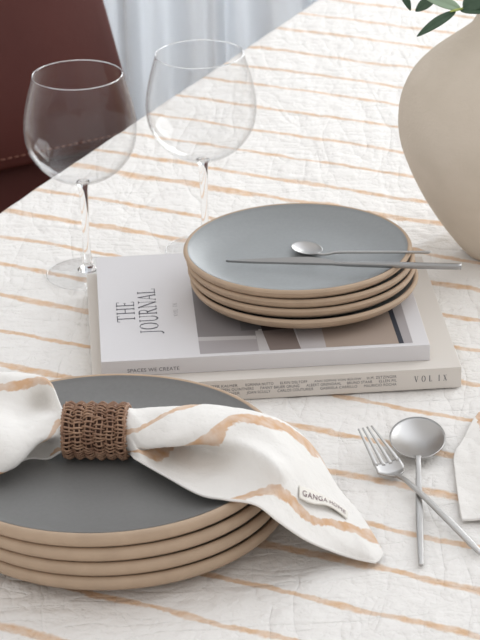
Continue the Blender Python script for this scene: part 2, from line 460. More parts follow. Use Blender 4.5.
plate_stack('side_plate', .1036, .0190, M_glaze2, 4, .0090, TZ+BZ, (.0540,-.0965),
    [(.0055,-.0035),(.0035,.0),(.0025,.0),(0,0)],
    ['small pale grey plate at the bottom of the stack, resting on the white book',
     'small tan-rimmed plate second from the bottom of the stack on the books',
     'small tan-rimmed plate just under the top one on the books',
     'small blue-grey plate on top of the stack on the books, holding knife and spoon'], 'small plates stacked on the books')

# ------------------------------------------------------------------ lettering
def arc(cx, cy, rx, ry, a0, a1, n=14):
    return [(cx+rx*math.cos(R(a0+(a1-a0)*i/n)), cy+ry*math.sin(R(a0+(a1-a0)*i/n))) for i in range(n+1)]
TK, TN = .085, .035
def L_(w, *strokes): return (w, strokes)
def ser(x, y, h=.14): return ([(x-h,y),(x+h,y)], TN)
GL = {
 'T': L_(.8, ([(.4,0),(.4,1)],TK), ([(.02,.98),(.78,.98)],TN), ([(.03,1),(.03,.84)],TN), ([(.77,1),(.77,.84)],TN), ser(.4,.015)),
 'H': L_(.85, ([(.15,0),(.15,1)],TK), ([(.70,0),(.70,1)],TK), ([(.15,.52),(.7,.52)],TN), ser(.15,.015), ser(.7,.015), ser(.15,.985), ser(.7,.985)),
 'E': L_(.65, ([(.14,0),(.14,1)],TK), ([(.0,.985),(.56,.985)],TN), ([(.14,.52),(.44,.52)],TN), ([(.0,.015),(.58,.015)],TN), ([(.56,1),(.56,.84)],TN), ([(.58,0),(.58,.17)],TN), ([(.44,.44),(.44,.6)],TN)),
 'J': L_(.42, ([(.24,1),(.24,.0),(.2,-.17),(.08,-.26),(-.06,-.26)],TK*.8), ser(.24,.985)),
 'O': L_(.92, (arc(.45,.5,.36,.5,60,120),TN), (arc(.45,.5,.36,.5,120,240),TK), (arc(.45,.5,.36,.5,240,300),TN), (arc(.45,.5,.36,.5,300,420),TK)),
 'U': L_(.85, ([(.15,1),(.15,.32)]+arc(.42,.32,.27,.33,180,360)[1:],TK*.8), ([(.69,.32),(.69,1)],TN), ser(.15,.985), ser(.69,.985)),
 'R': L_(.78, ([(.16,0),(.16,1)],TK), ([(.02,.985),(.36,.985)]+arc(.36,.755,.22,.23,90,-90)+[(.16,.525)],TN*1.5), ([(.36,.52),(.66,.04),(.76,.01)],TK), ser(.16,.015)),
 'N': L_(.92, ([(.14,0),(.14,1)],TN), ([(.10,1),(.76,0)],TK), ([(.76,0),(.76,1)],TN), ser(.14,.015), ser(.76,.985), ([(.0,.985),(.14,.985)],TN)),
 'A': L_(.80, ([(.08,0),(.40,1)],TN), ([(.40,1),(.70,0)],TK), ([(.19,.34),(.60,.34)],TN), ser(.08,.015,.1), ser(.70,.015,.12)),
 'L': L_(.65, ([(.15,0),(.15,1)],TK), ([(.0,.015),(.60,.015)],TN), ([(.60,0),(.60,.2)],TN), ser(.15,.985)),
 'V': L_(.85, ([(.10,1),(.43,0)],TK), ([(.43,0),(.74,1)],TN), ser(.1,.985), ser(.74,.985,.1)),
 'I': L_(.35, ([(.17,0),(.17,1)],TK), ser(.17,.015), ser(.17,.985)),
 'X': L_(.85, ([(.12,1),(.70,0)],TK), ([(.12,0),(.68,1)],TN), ser(.12,.985,.1), ser(.68,.985,.1), ser(.12,.015,.1), ser(.70,.015,.1)),
}
def serif_word(word, h, width, bold=1.0, gap=.12, xs=1.0):
    """returns verts/faces in a local XY frame, baseline at y=0, spanning x 0..width"""
    tot = 0; items = []
    for c in word:
        if c == ' ': tot += .7; continue
        items.append((tot, GL[c])); tot += GL[c][0]+gap
    tot -= gap; sx = width/(tot*h)
    V = []; Fc = []
    for x0, (w, strokes) in items:
        for pl, th in strokes:
            q = [Vector(((x0+a)*sx*h, b*h, 0)) for a, b in pl]; t = th*h*bold/2
            for i in range(len(q)):
                d = (q[min(i+1,len(q)-1)]-q[max(i-1,0)]).normalized(); s = Vector((-d.y,d.x,0))*t
                V += [q[i]+s, q[i]-s]
            k = len(V)-2*len(q)
            for i in range(len(q)-1): Fc.append((k+2*i, k+2*i+1, k+2*i+3, k+2*i+2))
    return V, Fc
def font_text(body, height, width):
    cu = bpy.data.curves.new('txt','FONT'); cu.body = body; cu.size = 1; cu.space_character = 1.08
    to = bpy.data.objects.new('txt', cu); C.objects.link(to)
    dg = bpy.context.evaluated_depsgraph_get(); me = bpy.data.meshes.new_from_object(to.evaluated_get(dg))
    V = [v.co.copy() for v in me.vertices]; Fc = [tuple(p.vertices) for p in me.polygons]
    bpy.data.objects.remove(to); bpy.data.curves.remove(cu); bpy.data.meshes.remove(me)
    x0 = min(v.x for v in V); x1 = max(v.x for v in V); y0 = 0; y1 = max(v.y for v in V)
    return [Vector(((v.x-x0)/(x1-x0)*width, v.y/y1*height, 0)) for v in V], Fc
def frame_pts(V, o, ex, ey): return [o + ex*v.x + ey*v.y for v in V]

# ------------------------------------------------------------------ books
def make_book(name, p0, ang, Lx, Ly, z0, th, mcover, label):
    b = empty(name, (p0.x,p0.y,TZ+z0), ang); tag(b, label, 'book')
    ct = .0009
    cov = [box((Lx/2,Ly/2,ct/2),(Lx,Ly,ct)), box((Lx/2,Ly/2,th-ct/2),(Lx,Ly,ct)), box((Lx/2,ct/2,th/2),(Lx,ct,th-2*ct+.0004))]
    o = mesh('cover', *join(cov), mcover, b, smooth=False); mod_bevel(o,.0004,2)
    o = mesh('page_block', *box((Lx/2,Ly/2+.0006,th/2),(Lx-.003,Ly-.0028,th-2*ct)), M_pages, b, smooth=False)
    return b
# lower book
r0 = up(461.5,367,.0195); ang2 = R(3.7); L2, D2, T2 = .320, .246, .0195
X2 = Vector((math.cos(ang2), math.sin(ang2),0)); Y2 = Vector((-X2.y, X2.x, 0))
p2 = r0 - X2*L2
bk2 = make_book('journal_book', p2, ang2, L2, D2, 0, T2, M_paper_c, 'thick cream book marked VOL IX, bottom one under the white book')
# upper book
p1 = up(101,362,.0347); ang1 = R(3.3); L1, D1, T1 = .2865, .2315, .0150
bk1 = make_book('journal_book', p1, ang1, L1, D1, T2+.0001, T1, M_paper_w, 'white paperback titled THE JOURNAL, lying directly under the small plates')
X1 = Vector((math.cos(ang1), math.sin(ang1),0)); Y1 = Vector((-X1.y, X1.x, 0))
def loc1(px,py):                              # cover coordinates of a measured point
    q = up(px,py,.0347) - p1; return q.dot(X1), q.dot(Y1)
zc = T1 + .00012
def on_cover(V, x, y):                        # lettering that runs from the spine towards the back edge
    return [Vector((x - v.y, y + v.x, zc)) for v in V]
xb, ya = loc1(135.5,321.5); xt, yb = loc1(117.5,301.5)
V,Fc = serif_word('THE', .0160, loc1(117.5,301.7)[1]-loc1(121.5,321.7)[1], 1.5, .16)
xa_, y0_ = loc1(135.2,321.5)
mesh('title_lettering', on_cover(V, xa_, y0_), Fc, M_ink, bk1, smooth=False)
xa_, y0_ = loc1(158.8,333.0)
V,Fc = serif_word('JOURNAL', .0160, loc1(148,288)[1]-loc1(152,332.5)[1], 1.5, .07)
mesh('title_lettering', on_cover(V, xa_, y0_), Fc, M_ink, bk1, smooth=False)
V,Fc = font_text('N° 04/05/18', .0028, .024); xa_, y0_ = loc1(178,316)
V,Fc = serif_word('VOL IX', .0036, loc1(174,303)[1]-loc1(175,316)[1], 1.3, .2)
mesh('small_lettering', on_cover(V, xa_, y0_), Fc, M_ink, bk1, smooth=False)
# spine lettering
def spine1(px,py):
    r = ray(px,py); n = Y1; t = (p1-CAM).dot(n)/r.dot(n); q = CAM+r*t-p1; return q.dot(X1), q.z-(-.0)-.0
def on_spine(V, x, z): return [Vector((x+v.x, -.00015, z+v.y)) for v in V]
V,Fc = font_text('SPACES WE CREATE', .0033, .045)
mesh('spine_lettering', on_spine(V, .0225, .0036), Fc, M_ink, bk1, smooth=False)
# printed photograph on the cover: an interior in greys and sand
def pm(name, col): return mat(name, col, .55, spec=.3, bump=[(200,.00002)])
PH = {'wall':pm('print_grey',(.235,.22,.225)),'white':pm('print_white',(.50,.48,.48)),'bench':pm('print_bench',(.37,.345,.35)),
      'dark':pm('print_dark',(.06,.045,.045)),'sand':pm('print_sand',(.36,.29,.245)),'strip':pm('print_black',(.035,.04,.055)),'brown':pm('print_brown',(.21,.17,.155)),'shadow':pm('print_shadow',(.17,.16,.165)),'pale':pm('print_pale',(.47,.44,.44))}
ppts = []
x0,y0 = loc1(201.5,353.5); xL,_ = loc1(192,302); x1,_ = loc1(413,343); x0 = (x0+xL)/2
# local layout in cover metres
def lx(px,py): return loc1(px,py)
PX0, PX1, PY0, PY1 = x0, loc1(413,343)[0], loc1(201,354)[1], .213
bdx = lambda px,py: loc1(px,py)[0]
bdy = lambda px,py: loc1(px,py)[1]
cols = [('wall', [(PX0,PY0),(bdx(262,350),PY0),(bdx(262,350),PY1),(PX0,PY1)]),
        ('bench',[(PX0,PY0),(bdx(259,350),PY0),(bdx(257,342),bdy(230,340)),(PX0,bdy(200,341))]),
        ('white',[(PX0,bdy(200,341)),(bdx(257,342),bdy(256,339)),(bdx(256,338),bdy(256,335.5)),(PX0,bdy(200,337))]),
        ('shadow',[(bdx(241,330),bdy(241,331)),(bdx(262,330),bdy(262,329)),(bdx(262,318),PY1),(bdx(241,330),PY1)]),
        ('white',[(bdx(259,350),PY0),(bdx(270,350),PY0),(bdx(262,331),bdy(262,330)),(bdx(255,331),bdy(255,331))]),
        ('brown',[(bdx(270,350),PY0),(bdx(301,348),PY0),(bdx(292,326),bdy(292,325)),(bdx(262,331),bdy(262,330))]),
        ('dark',[(bdx(262,331),bdy(262,331)),(bdx(292,325),bdy(292,328)),(bdx(290,322),PY1),(bdx(257,325),PY1)]),
        ('pale',[(bdx(301,348),PY0),(bdx(326,346),PY0),(bdx(316,310),PY1),(bdx(288,320),PY1)]),
        ('sand',[(bdx(326,346),PY0),(PX1,PY0),(PX1,PY1),(bdx(316,310),PY1)]),
        ('strip',[(bdx(399,343),PY0),(bdx(404,343),PY0),(bdx(389,307),PY1),(bdx(384,307),PY1)]),
        ('bench',[(bdx(404,343),PY0),(PX1,PY0),(PX1,PY1),(bdx(389,307),PY1)])]
V = []; Fc = []; me = None
ph = mesh('cover_photograph', *(lambda: ([Vector((x,y,zc-.00004+.00001*i)) for i,(c,q) in enumerate(cols) for x,y in q], [tuple(range(4*i,4*i+4)) for i in range(len(cols))]))(), None, bk1, smooth=False)
keys = list(PH)
for k in keys: ph.data.materials.append(PH[k])
for i,(c,q) in enumerate(cols): ph.data.polygons[i].material_index = keys.index(c)
ph['label'] = 'printed interior photograph in greys and sand'
# lower book spine
def sx2(px):                                  # spine coordinate for an image column
    y = 387 - (462-px)*10/197 - 9
    r = ray(px,y); t = (p2-CAM).dot(Y2)/r.dot(Y2); return (CAM+r*t-p2).dot(X2)
V,Fc = serif_word('VOL IX', .0056, sx2(447)-sx2(414.5), 1.5, .75)
mesh('spine_lettering', on_spine(V, sx2(414.5), .0075), Fc, M_ink, bk2, smooth=False)
rows = [(.0128,[('PETER KALMER',207,237),('KORINNA NUTTO',245,273),('ELKIN DELTOFF',280,307),('ANN SOPHIE VON BÜLOW',314,361),('H.M. ZETZINGER',367,396.5)]),
        (.0091,[('STEFFEN QUINTNERS',214,253),('FANNY BAUER GRUNG',260,299),('ALBERT GRØNDAHL',306,341),('BRUNO STAAB',347,372),('ELLEN PIL',379,396.5)]),
        (.0054,[('GUNTHER',217,239),('JOAN SCULLY',246,270),('CARLOS COUTURIER',277,313),('GABRIELA CARRILLO',320,357),('MAURICIO ROCHA',364,396.5)])]
parts = []
for z, ws in rows:
    for w, a, b in ws:
        V,Fc = font_text(w, .0025, sx2(b)-sx2(a)); parts.append((on_spine(V, sx2(a), z), Fc))
mesh('spine_names', *join(parts), M_ink, bk2, smooth=False)

# ------------------------------------------------------------------ cutlery
def spoon_bowl_mesh(cx, Lb, Wb, depth, th, rise=.0, egg=.0):
    """dish in local frame: x across, y along (handle towards -y); returns closed shell"""
    nr, na = 14, 48; top = []; 
    def pt(r, a, off):
        s = math.sin(a); w = Wb*(1+egg*s)
        x = r*w*math.cos(a); y = r*Lb*s
        z = -depth*(1-r**2.2) + off + rise*s*r*r
        return Vector((x, y, z))
    V = [pt(0,0,0)]; Fc = []
    for i in range(1,nr+1):
        V += [pt(i/nr, 2*math.pi*k/na, 0) for k in range(na)]
    n1 = len(V); V.append(pt(0,0,-th))
    for i in range(1,nr+1):
        V += [pt(i/nr, 2*math.pi*k/na, -th*(1-.55*(i/nr)**4)) for k in range(na)]
    for base, flip in ((0,False),(n1,True)):
        for k in range(na):
            j = (k+1)%na; f = (base, base+1+k, base+1+j); Fc.append(f[::-1] if flip else f)
            for i in range(nr-1):
                a = base+1+i*na; f = (a+k, a+na+k, a+na+j, a+j); Fc.append(f[::-1] if flip else f)
    a = 1+(nr-1)*na; b = n1+a
    for k in range(na):
        j = (k+1)%na; Fc.append((a+k, b+k, b+j, a+j))
    return V, Fc
def bar(pts, ws, hs, n=16):
    """rounded flat bar along pts (local), widths ws, heights hs"""
    V = []; Fc = []; pts = [Vector(p) for p in pts]
    for i,p in enumerate(pts):
        t = (pts[min(i+1,len(pts)-1)]-pts[max(i-1,0)]).normalized(); s = t.cross(Vector((0,0,1))).normalized(); u = s.cross(t)
        for k in range(n):
            a = 2*math.pi*(k+.5)/n; c, d = math.cos(a), math.sin(a)
            c = math.copysign(abs(c)**.55, c); d = math.copysign(abs(d)**.55, d)
            V.append(p + s*c*ws[i]/2 + u*d*hs[i]/2)
    for i in range(len(pts)-1):
        for k in range(n):
            j = (k+1)%n; Fc.append((i*n+k, i*n+j, (i+1)*n+j, (i+1)*n+k))
    Fc.append(tuple(range(n-1,-1,-1))); Fc.append(tuple((len(pts)-1)*n+k for k in range(n)))
    return V, Fc
# soup spoon on the cloth
sc0 = up(417.5,438,.009); se = up(421,565,.002)
dirv = (sc0-se); dirv.z = 0; Ls = dirv.length; dirv.normalize()
sp = empty('soup_spoon', (sc0.x, sc0.y, TZ), math.atan2(dirv.y,dirv.x)-math.pi/2)
tag(sp, 'large steel spoon with round bowl lying beneath the fork', 'spoon')
V,Fc = spoon_bowl_mesh(0,.0345,.0232,.0082,.0012, .0015)
o = mesh('bowl', [v+Vector((0,0,.0100)) for v in V], Fc, M_steel, sp); flipfix(o)
st = smoothlist([(0,-.0325,.0092,.0056,.0020),(0,-.0385,.0088,.0042,.0026),(0,-.050,.0068,.0044,.0026),(0,-.09,.0040,.0056,.0026),(0,-.130,.0026,.0060,.0026),(0,-Ls+.012,.0020,.0046,.0024),(0,-Ls,.0018,.0036,.0020)],5)
mesh('handle', *bar([s[:3] for s in st],[s[3] for s in st],[s[4] for s in st]), M_steel, sp)
# fork lying across the spoon handle
fh = up(391,472,.003); fe = up(480,548,.007)
dv = fh-fe; dv.z = 0; dv.normalize(); fn = Vector((dv.y,-dv.x,0))
fk = empty('dinner_fork', (fh.x,fh.y,TZ), math.atan2(dv.y,dv.x)-math.pi/2)
tag(fk, 'steel dinner fork resting across the handle of the large spoon', 'fork')
def fz(y):                                    # height of head along its length
    return .0032 + (.0195*(max(0,y)/.045)**.85 if y > 0 else 0) + (.0035*min(1,-y/.02)**1.5 if y < 0 else 0)
def fork_head():
    parts = []
    # palm
    ny, nx = 14, 14; V = []
    ys = [-.012+ (.0205)*i/(ny-1) for i in range(ny)]
    for side in (0,1):
        for y in ys:
            hw = .0022 + (.0122-.0022)*min(1,max(0,(y+.012)/.0125))**.55 if y < .001 else .0122-.0008*(y-.001)/.011
            for i in range(nx):
                s = -1+2*i/(nx-1); V.append(Vector((s*hw, y, fz(y)+.0022*abs(s)**2.5 - (0 if side else .0014))))
    n1 = ny*nx; f = []
    for i in range(ny-1):
        for j in range(nx-1):
            q = (i*nx+j, i*nx+j+1, (i+1)*nx+j+1, (i+1)*nx+j); f.append(q[::-1]); f.append(tuple(k+n1 for k in q))
    bd = list(range(nx)) + [i*nx+nx-1 for i in range(1,ny)] + [(ny-1)*nx+j for j in range(nx-2,-1,-1)] + [i*nx for i in range(ny-2,0,-1)]
    for a,b in zip(bd, bd[1:]+bd[:1]): f.append((a,b,b+n1,a+n1))
    parts.append((V,f))
    for k in range(4):
        s = (k-1.5)/1.5; pts=[]; ws=[]; hs=[]
        for i in range(17):
            t = i/16; y = .0065+.040*t; x = s*(.0102-.0042*t)
            pts.append((x,y,fz(y)-.0006+.0016*abs(s)**2*(1-t))); ws.append(.0036-.0020*t); hs.append(.0017-.0006*t)
        parts.append(bar(pts,ws,hs,10))
    return join(parts)
o = mesh('head', *fork_head(), M_steel, fk); flipfix(o)
st = smoothlist([(0,-.009,.0046,.0050,.0024),(0,-.017,.0062,.0038,.0028),(0,-.03,.0078,.0042,.0030),(0,-.06,.0080,.0052,.0030),(0,-.10,.0062,.0062,.0030),(0,-.135,.0038,.0056,.0028),(0,-.15,.0030,.0044,.0024)],5)
mesh('handle', *bar([s[:3] for s in st],[s[3] for s in st],[s[4] for s in st]), M_steel, fk)
# knife and teaspoon on the small plates
PT = BZ+3*.0090+.0190                         # rim height of the top small plate
kt = up(226,261,PT-.0075); ke = up(459,266.5,PT+.0045)
dv = ke-kt; Lk = dv.length
kn = empty('table_knife', kt, 0)
tag(kn, 'slim steel table knife laid across the top small plate', 'knife')
mrot = Matrix((dv.normalized(), Vector((0,0,1)).cross(dv).normalized(), dv.normalized().cross(Vector((0,0,1)).cross(dv).normalized()))).transposed()
kn.rotation_euler = mrot.to_euler()
# local x runs from tip to butt, blade lies flat-ish, tilted
bl = []; 
def blade(y0,y1,x,z): return
nS = 30; V=[]; xs=[i/nS for i in range(nS+1)]
for t in xs:
    x = .100*t; w = .0125*min(1,(t/.75))**.62 if t<.75 else .0125-.0060*((t-.75)/.25)**1.5
    yb_, yf_ = -.0022*min(1,t*4)**.5, w*.55-.0022*min(1,t*4)**.5
    tl = .55
    for (yy,zz) in ((yb_,.0010),(yf_,.0003),(yf_,-.0003),(yb_,-.0010)):
        V.append(Vector((x, yy, zz+(yy-yb_)*tl)))
Fc=[]
for i in range(nS):
    for k in range(4): j=(k+1)%4; Fc.append((4*i+k,4*i+j,4*i+4+j,4*i+4+k))
Fc += [(3,2,1,0), tuple(4*nS+k for k in range(4))]
o = mesh('blade', V, Fc, M_steel_d, kn, smooth=False); flipfix(o)
st = smoothlist([(.094,.0006,.0002,.0046,.0022),(.105,.0002,0,.0050,.0036),(.12,0,0,.0056,.0042),(.17,0,0,.0064,.0048),(Lk-.001,0,0,.0064,.0048),(Lk,0,0,.0060,.0044)],4)
mesh('handle', *bar([s[:3] for s in st],[s[3] for s in st],[s[4] for s in st]), M_steel_d, kn)
# teaspoon behind the knife
tb = up(307,250.5,PT-.0105); te = up(427.5,252.5,PT+.0030)
dv = te-tb; dv.z = 0; Lt = dv.length
ts = empty('teaspoon', (tb.x,tb.y,tb.z), math.atan2(dv.y,dv.x)+math.pi/2)
tag(ts, 'small steel teaspoon lying behind the knife on the top small plate', 'spoon')
V,Fc = spoon_bowl_mesh(0,.0168,.0125,.0042,.0010, 0)
tr = Matrix.Rotation(R(-14),4,'X')
ts_off = Vector((0,0,.0030))
o = mesh('bowl', [Matrix.Rotation(R(-30),4,'Z') @ v + ts_off for v in V], Fc, M_steel, ts); flipfix(o)
dz = te.z-tb.z
st = smoothlist([(-.0072,-.0128,.0022,.0038,.0014),(-.0080,-.0165,.0018,.0030,.0018),(-.0062,-.0230,.0022,.0028,.0020),(-.0026,-.031,.0034,.0030,.0022),(0,-.06,.52*dz-.0006,.0032,.0022),(0,-Lt+.002,dz,.0032,.0022),(0,-Lt,dz,.0028,.0020)],5)
mesh('handle', *bar([s[:3] for s in st],[s[3] for s in st],[s[4] for s in st]), M_steel, ts)

# ------------------------------------------------------------------ napkin in its ring
def build_napkin():
    # rows from the far left fan through the ring to the hanging corner; each point: column, line, height, stripe coordinate
    def RG(px, r, ws):
        c = up(px, 431, .0700); out = []
        for a_, w_ in zip((-30,35,85,125,160,195,235), ws):
            q = c + Vector((0, math.cos(R(a_))*r, math.sin(R(a_))*r)); out.append((q.x,q.y,q.z,w_,0))
        return out
    Lr = [
     [(-95,420,.030,-1.7),(-95,408,.040,-1.6),(-95,425,.040,-1.15),(-95,445,.042,-.6),(-95,475,.030,.1),(-90,480,.024,.5),(-90,486,.020,.7)],
     [(-60,396,.040,-1.7),(-60,388,.056,-1.55),(-60,410,.052,-.9),(-62,440,.064,-.55),(-64,482,.046,.1),(-55,478,.040,.4),(-55,484,.036,.6)],
     [(-30,382,.052,-1.6),(-30,378,.076,-1.45),(-30,402,.066,-.8),(-32,438,.078,-.5),(-34,479,.056,.1),(-25,472,.050,.3),(-25,478,.048,.5)],
     [(0,377,.050,-1.4),(0,374,.080,-1.28),(0,405,.067,-.72),(-2,434,.082,-.5),(-2,473,.060,-.03),(4,464,.052,.3),(4,470,.046,.5)],
     [(24,379,.052,-1.25),(24,376,.080,-1.15),(22,410,.063,-.65),(20,432,.080,-.45),(18,465,.062,-.18),(26,450,.050,.4),(28,459,.046,.6)],
     [(48,388,.055,-1.1),(50,383,.080,-.98),(47,405,.058,-.5),(45,420,.078,-.28),(40,443,.070,-.15),(43,440,.054,.55),(48,459,.046,.9)],
     RG(66,.0155,(-.8,-.6,-.3,-.02,.3,.75,1.1)),
    ]
    mid = [RG(96,.0170,(-.8,-.6,-.4,0,.5,.9,1.1))]
    Rr = [
     RG(127,.0180,(-.65,-.62,-.5,-.25,.02,.5,1.3)),
     [(150,415,.052,-.6),(150,408,.082,-.5),(147,425,.084,.0),(143,444,.074,.35),(141,450,.066,.75),(140,452,.068,1.0),(137,460,.062,1.35)],
     [(176,412,.052,-.3),(177,407,.086,-.12),(171,424,.090,.35),(167,446,.078,.72),(166,444,.058,.95),(160,462,.058,1.05),(165,476,.0585,1.4)],
     [(205,411,.054,-.1),(205,406,.088,.15),(200,424,.090,.55),(195,443,.078,.96),(197,447,.060,1.2),(198,482,.056,1.55),(200,495,.0575,1.8)],
     [(235,412,.060,.3),(236,409,.084,.6),(229,419,.090,.97),(219,440,.082,1.04),(224,455,.062,1.25),(234,488,.060,1.75),(226,500,.0625,1.95)],
     [(268,420,.060,.5),(268,416,.078,.8),(256,421,.086,1.0),(252,440,.080,1.3),(272,463,.082,1.6),(271,487,.066,1.97),(256,505,.063,2.2)],
     [(292,431,.040,.5),(292,428,.060,.85),(284,434,.072,1.1),(288,455,.070,1.35),(290,478,.064,1.7),(285,496,.058,2.0),(279,522,.050,2.4)],
     [(315,453,.022,.7),(315,450,.038,1.0),(311,462,.046,1.15),(310,480,.046,1.4),(309,500,.042,1.7),(307,518,.036,2.0),(306,540,.028,2.3)],
     [(336,488,.006,1.0),(336,486,.018,1.2),(332,496,.024,1.4),(331,508,.025,1.65),(332,522,.022,2.0),(333,536,.018,2.2),(334,552,.010,2.35)],
     [(357,514,.002,1.5),(357,512,.009,1.6),(352,520,.013,1.8),(351,530,.014,2.05),(352,540,.012,2.2),(354,550,.009,2.3),(356,559,.004,2.4)],
     [(372,536,.001,1.95),(373,535,.004,2.0),(369,541,.008,2.1),(368,547,.009,2.2),(368,552,.008,2.3),(369,557,.006,2.35),(370,562,.003,2.4)],
     [(383,553,.0008,2.15),(383,554,.0015,2.15),(382,556,.0022,2.2),(381,558,.0022,2.2),(380,560,.002,2.3),(378,562,.002,2.3),(376,563,.002,2.35)],
    ]
    rows = Lr+mid+Rr; K = 12; J = 12
    rows = [[(*up(a[0],a[1],a[2]+.0012), a[3]) if len(a)==4 else a[:4] for a in r] for r in rows]
    fine = [smoothlist(r, J) for r in rows]
    nv = len(fine[0]); V = []; P = []
    n = (len(rows)-1)*K+1
    grid = []
    for i in range(n):
        t = i/K; grid.append([cr([fine[r][j] for r in range(len(rows))], t) for j in range(nv)])
    for i in range(n):
        for j in range(nv):
            x,y,z,w = grid[i][j]
            q = Vector((x,y,z))
            k = noise.noise(q*38)*.0011 + abs(noise.noise(q*75+Vector((3,1,7))))*.0011
            q.z = max(q.z + k, TZ+.0012)
            V.append(q); P.append(w + .05*noise.noise(Vector((x*40,y*40,z*10))))
    o = mesh('linen_napkin', V, gridf(n,nv), M_napkin)
    a = o.data.attributes.new('phase','FLOAT','POINT'); a.data.foreach_set('value', P)
    a = o.data.attributes.new('wide','FLOAT','POINT'); a.data.foreach_set('value', [0.0]*len(P))
    mod_solid(o, .0010, 0)
    tag(o, 'striped white linen napkin gathered through the woven ring on the large plates', 'napkin')
    return o, grid
napkin, NG = build_napkin()
# rolled hem along the front edge of the napkin
K = 12; ridx = lambda r: r*K
hem = [Vector(NG[i][-1][:3]) + Vector((0,0,.0006)) for i in range(0, len(NG), 2)]
hm = tube(hem, .0011, 8)
me = mesh('hem', *hm, M_label, napkin)
me.data.materials.clear(); me.data.materials.append(mat('hem_linen', (.80,.78,.75), .9, bump=[(300,.0003)]))
# sewn label
def build_label():
    
    # ribbon: top edge stitched to the cloth, bottom edge lifting with a wave
    bpy.context.view_layer.update()
    from mathutils.bvhtree import BVHTree
    bv = BVHTree.FromPolygons([v.co for v in napkin.data.vertices], [tuple(p.vertices) for p in napkin.data.polygons])
    def hit(x, y, off):
        h = bv.ray_cast(CAM, ray(x,y).normalized()); n = h[1] if h[1].z > 0 else -h[1]
        return h[0] + n*off
    top = [hit(x,y,.0012) for x,y in ((298,486),(311,491),(324,497.5),(336,504.5),(347,513))]
    bot = [hit(x,y,o_) for x,y,o_ in ((297,499,.0022),(308,505.5,.004),(321,508.5,.005),(333,513,.0035),(346,520.5,.0016))]
    T = smoothlist([tuple(p) for p in top], 8); B = smoothlist([tuple(p) for p in bot], 8); V = []; nj = 9
    for i in range(len(T)):
        a, b = Vector(T[i]), Vector(B[i])
        for j in range(nj):
            s = j/(nj-1); p = a.lerp(b, s); p.z += .0018*s*(1-s)*4*.5 ; V.append(p)
    o = mesh('label_tag', V, gridf(len(T), nj), M_label, napkin); mod_solid(o,.0006,0)
    o['label'] = 'small cream label reading GANGA HOME'
    n = len(T)
    def P(s, t):
        s = max(0,min(.9999,s))*(n-1); i = int(s); f = s-i; i2 = min(i+1,n-1)
        a = Vector(T[i]).lerp(Vector(T[i2]), f); b = Vector(B[i]).lerp(Vector(B[i2]), f); q = a.lerp(b, t); q.z += .0018*t*(1-t)*2
        tt = Vector(T[i2])-Vector(T[i]); nn = tt.cross(a-b).normalized()
        if nn.dot(CAM-q) < 0: nn = -nn
        return q + nn*.0007
    V, Fc = font_text('GANGA HOME', 1.0, 1.0)
    o2 = mesh('label_lettering', [P(.07+.86*v.x, .76-.40*v.y) for v in V], Fc, M_labelink, o, smooth=False)
build_label()

# woven napkin ring
def build_ring():
    ca, cb = up(66,430,.070), up(128,431,.070)
    ax = (cb-ca); Lr = ax.length; ax.normalize()
    s = ax.cross(Vector((0,0,1))).normalized(); u = s.cross(ax)
    c0 = (ca+cb)/2
    c0.z = TZ+.0700
    rg = empty('napkin_ring', c0); tag(rg, 'brown woven cane napkin ring around the striped napkin', 'napkin ring')
    def P(t, a, r): return ax*(t*Lr/2) + s*math.cos(a)*r*1.0 + u*math.sin(a)*r*.98
    r0 = .0208
    # lining
    V = []; na = 64
    for t in (-1,-.5,0,.5,1):
        V += [P(t*.97,2*math.pi*k/na, r0-.0016) for k in range(na)]
    Fc = [(i*na+k,i*na+(k+1)%na,(i+1)*na+(k+1)%na,(i+1)*na+k) for i in range(4) for k in range(na)]
    o = mesh('lining', V, Fc, M_woven_in, rg); mod_solid(o,.0012,0)
    rnd = random.Random(5); parts = []
    nb = 6
    for b in range(nb):                                     # paired hoops, each looped with short cross strands
        tc_ = -.86+1.72*b/(nb-1)
        for d in (-.085,.085):
            pts = [P(tc_+d+.02*math.sin(a*6+b), a, r0+.0002+.0006*math.sin(a*17+b)) for a in [2*math.pi*k/150 for k in range(151)]]
            parts.append(tube(pts, .00075, 6, cap=False, upv=ax))
        nl = 40
        for k in range(nl):
            a0 = 2*math.pi*(k+.5*(b%2))/nl + rnd.uniform(-.03,.03); da = rnd.uniform(-.09,.05)
            pts = [P(tc_-.19, a0-.02, r0-.0008), P(tc_-.10, a0+da*.2, r0+.0010), P(tc_, a0+da*.5, r0+.0019+rnd.uniform(0,.0006)), P(tc_+.10, a0+da*.8, r0+.0010), P(tc_+.19, a0+da, r0-.0008)]
            parts.append(tube([tuple(x) for x in smoothlist([tuple(p) for p in pts],3)], .0008*rnd.uniform(.8,1.25), 5, upv=ax.cross(pts[2]).normalized() if False else Vector((.3,.2,1))))
    for t in (-1,1):
        for q in range(2):
            pts = [P(t*(1-.02*q)+.015*math.sin(a*11+q), a, r0+.0004+.001*math.sin(a*13+q*2)) for a in [2*math.pi*k/130 for k in range(131)]]
            parts.append(tube(pts, .0009, 6, cap=False, upv=ax))
    o = mesh('cane_weave', *join(parts), M_woven, rg)
build_ring()

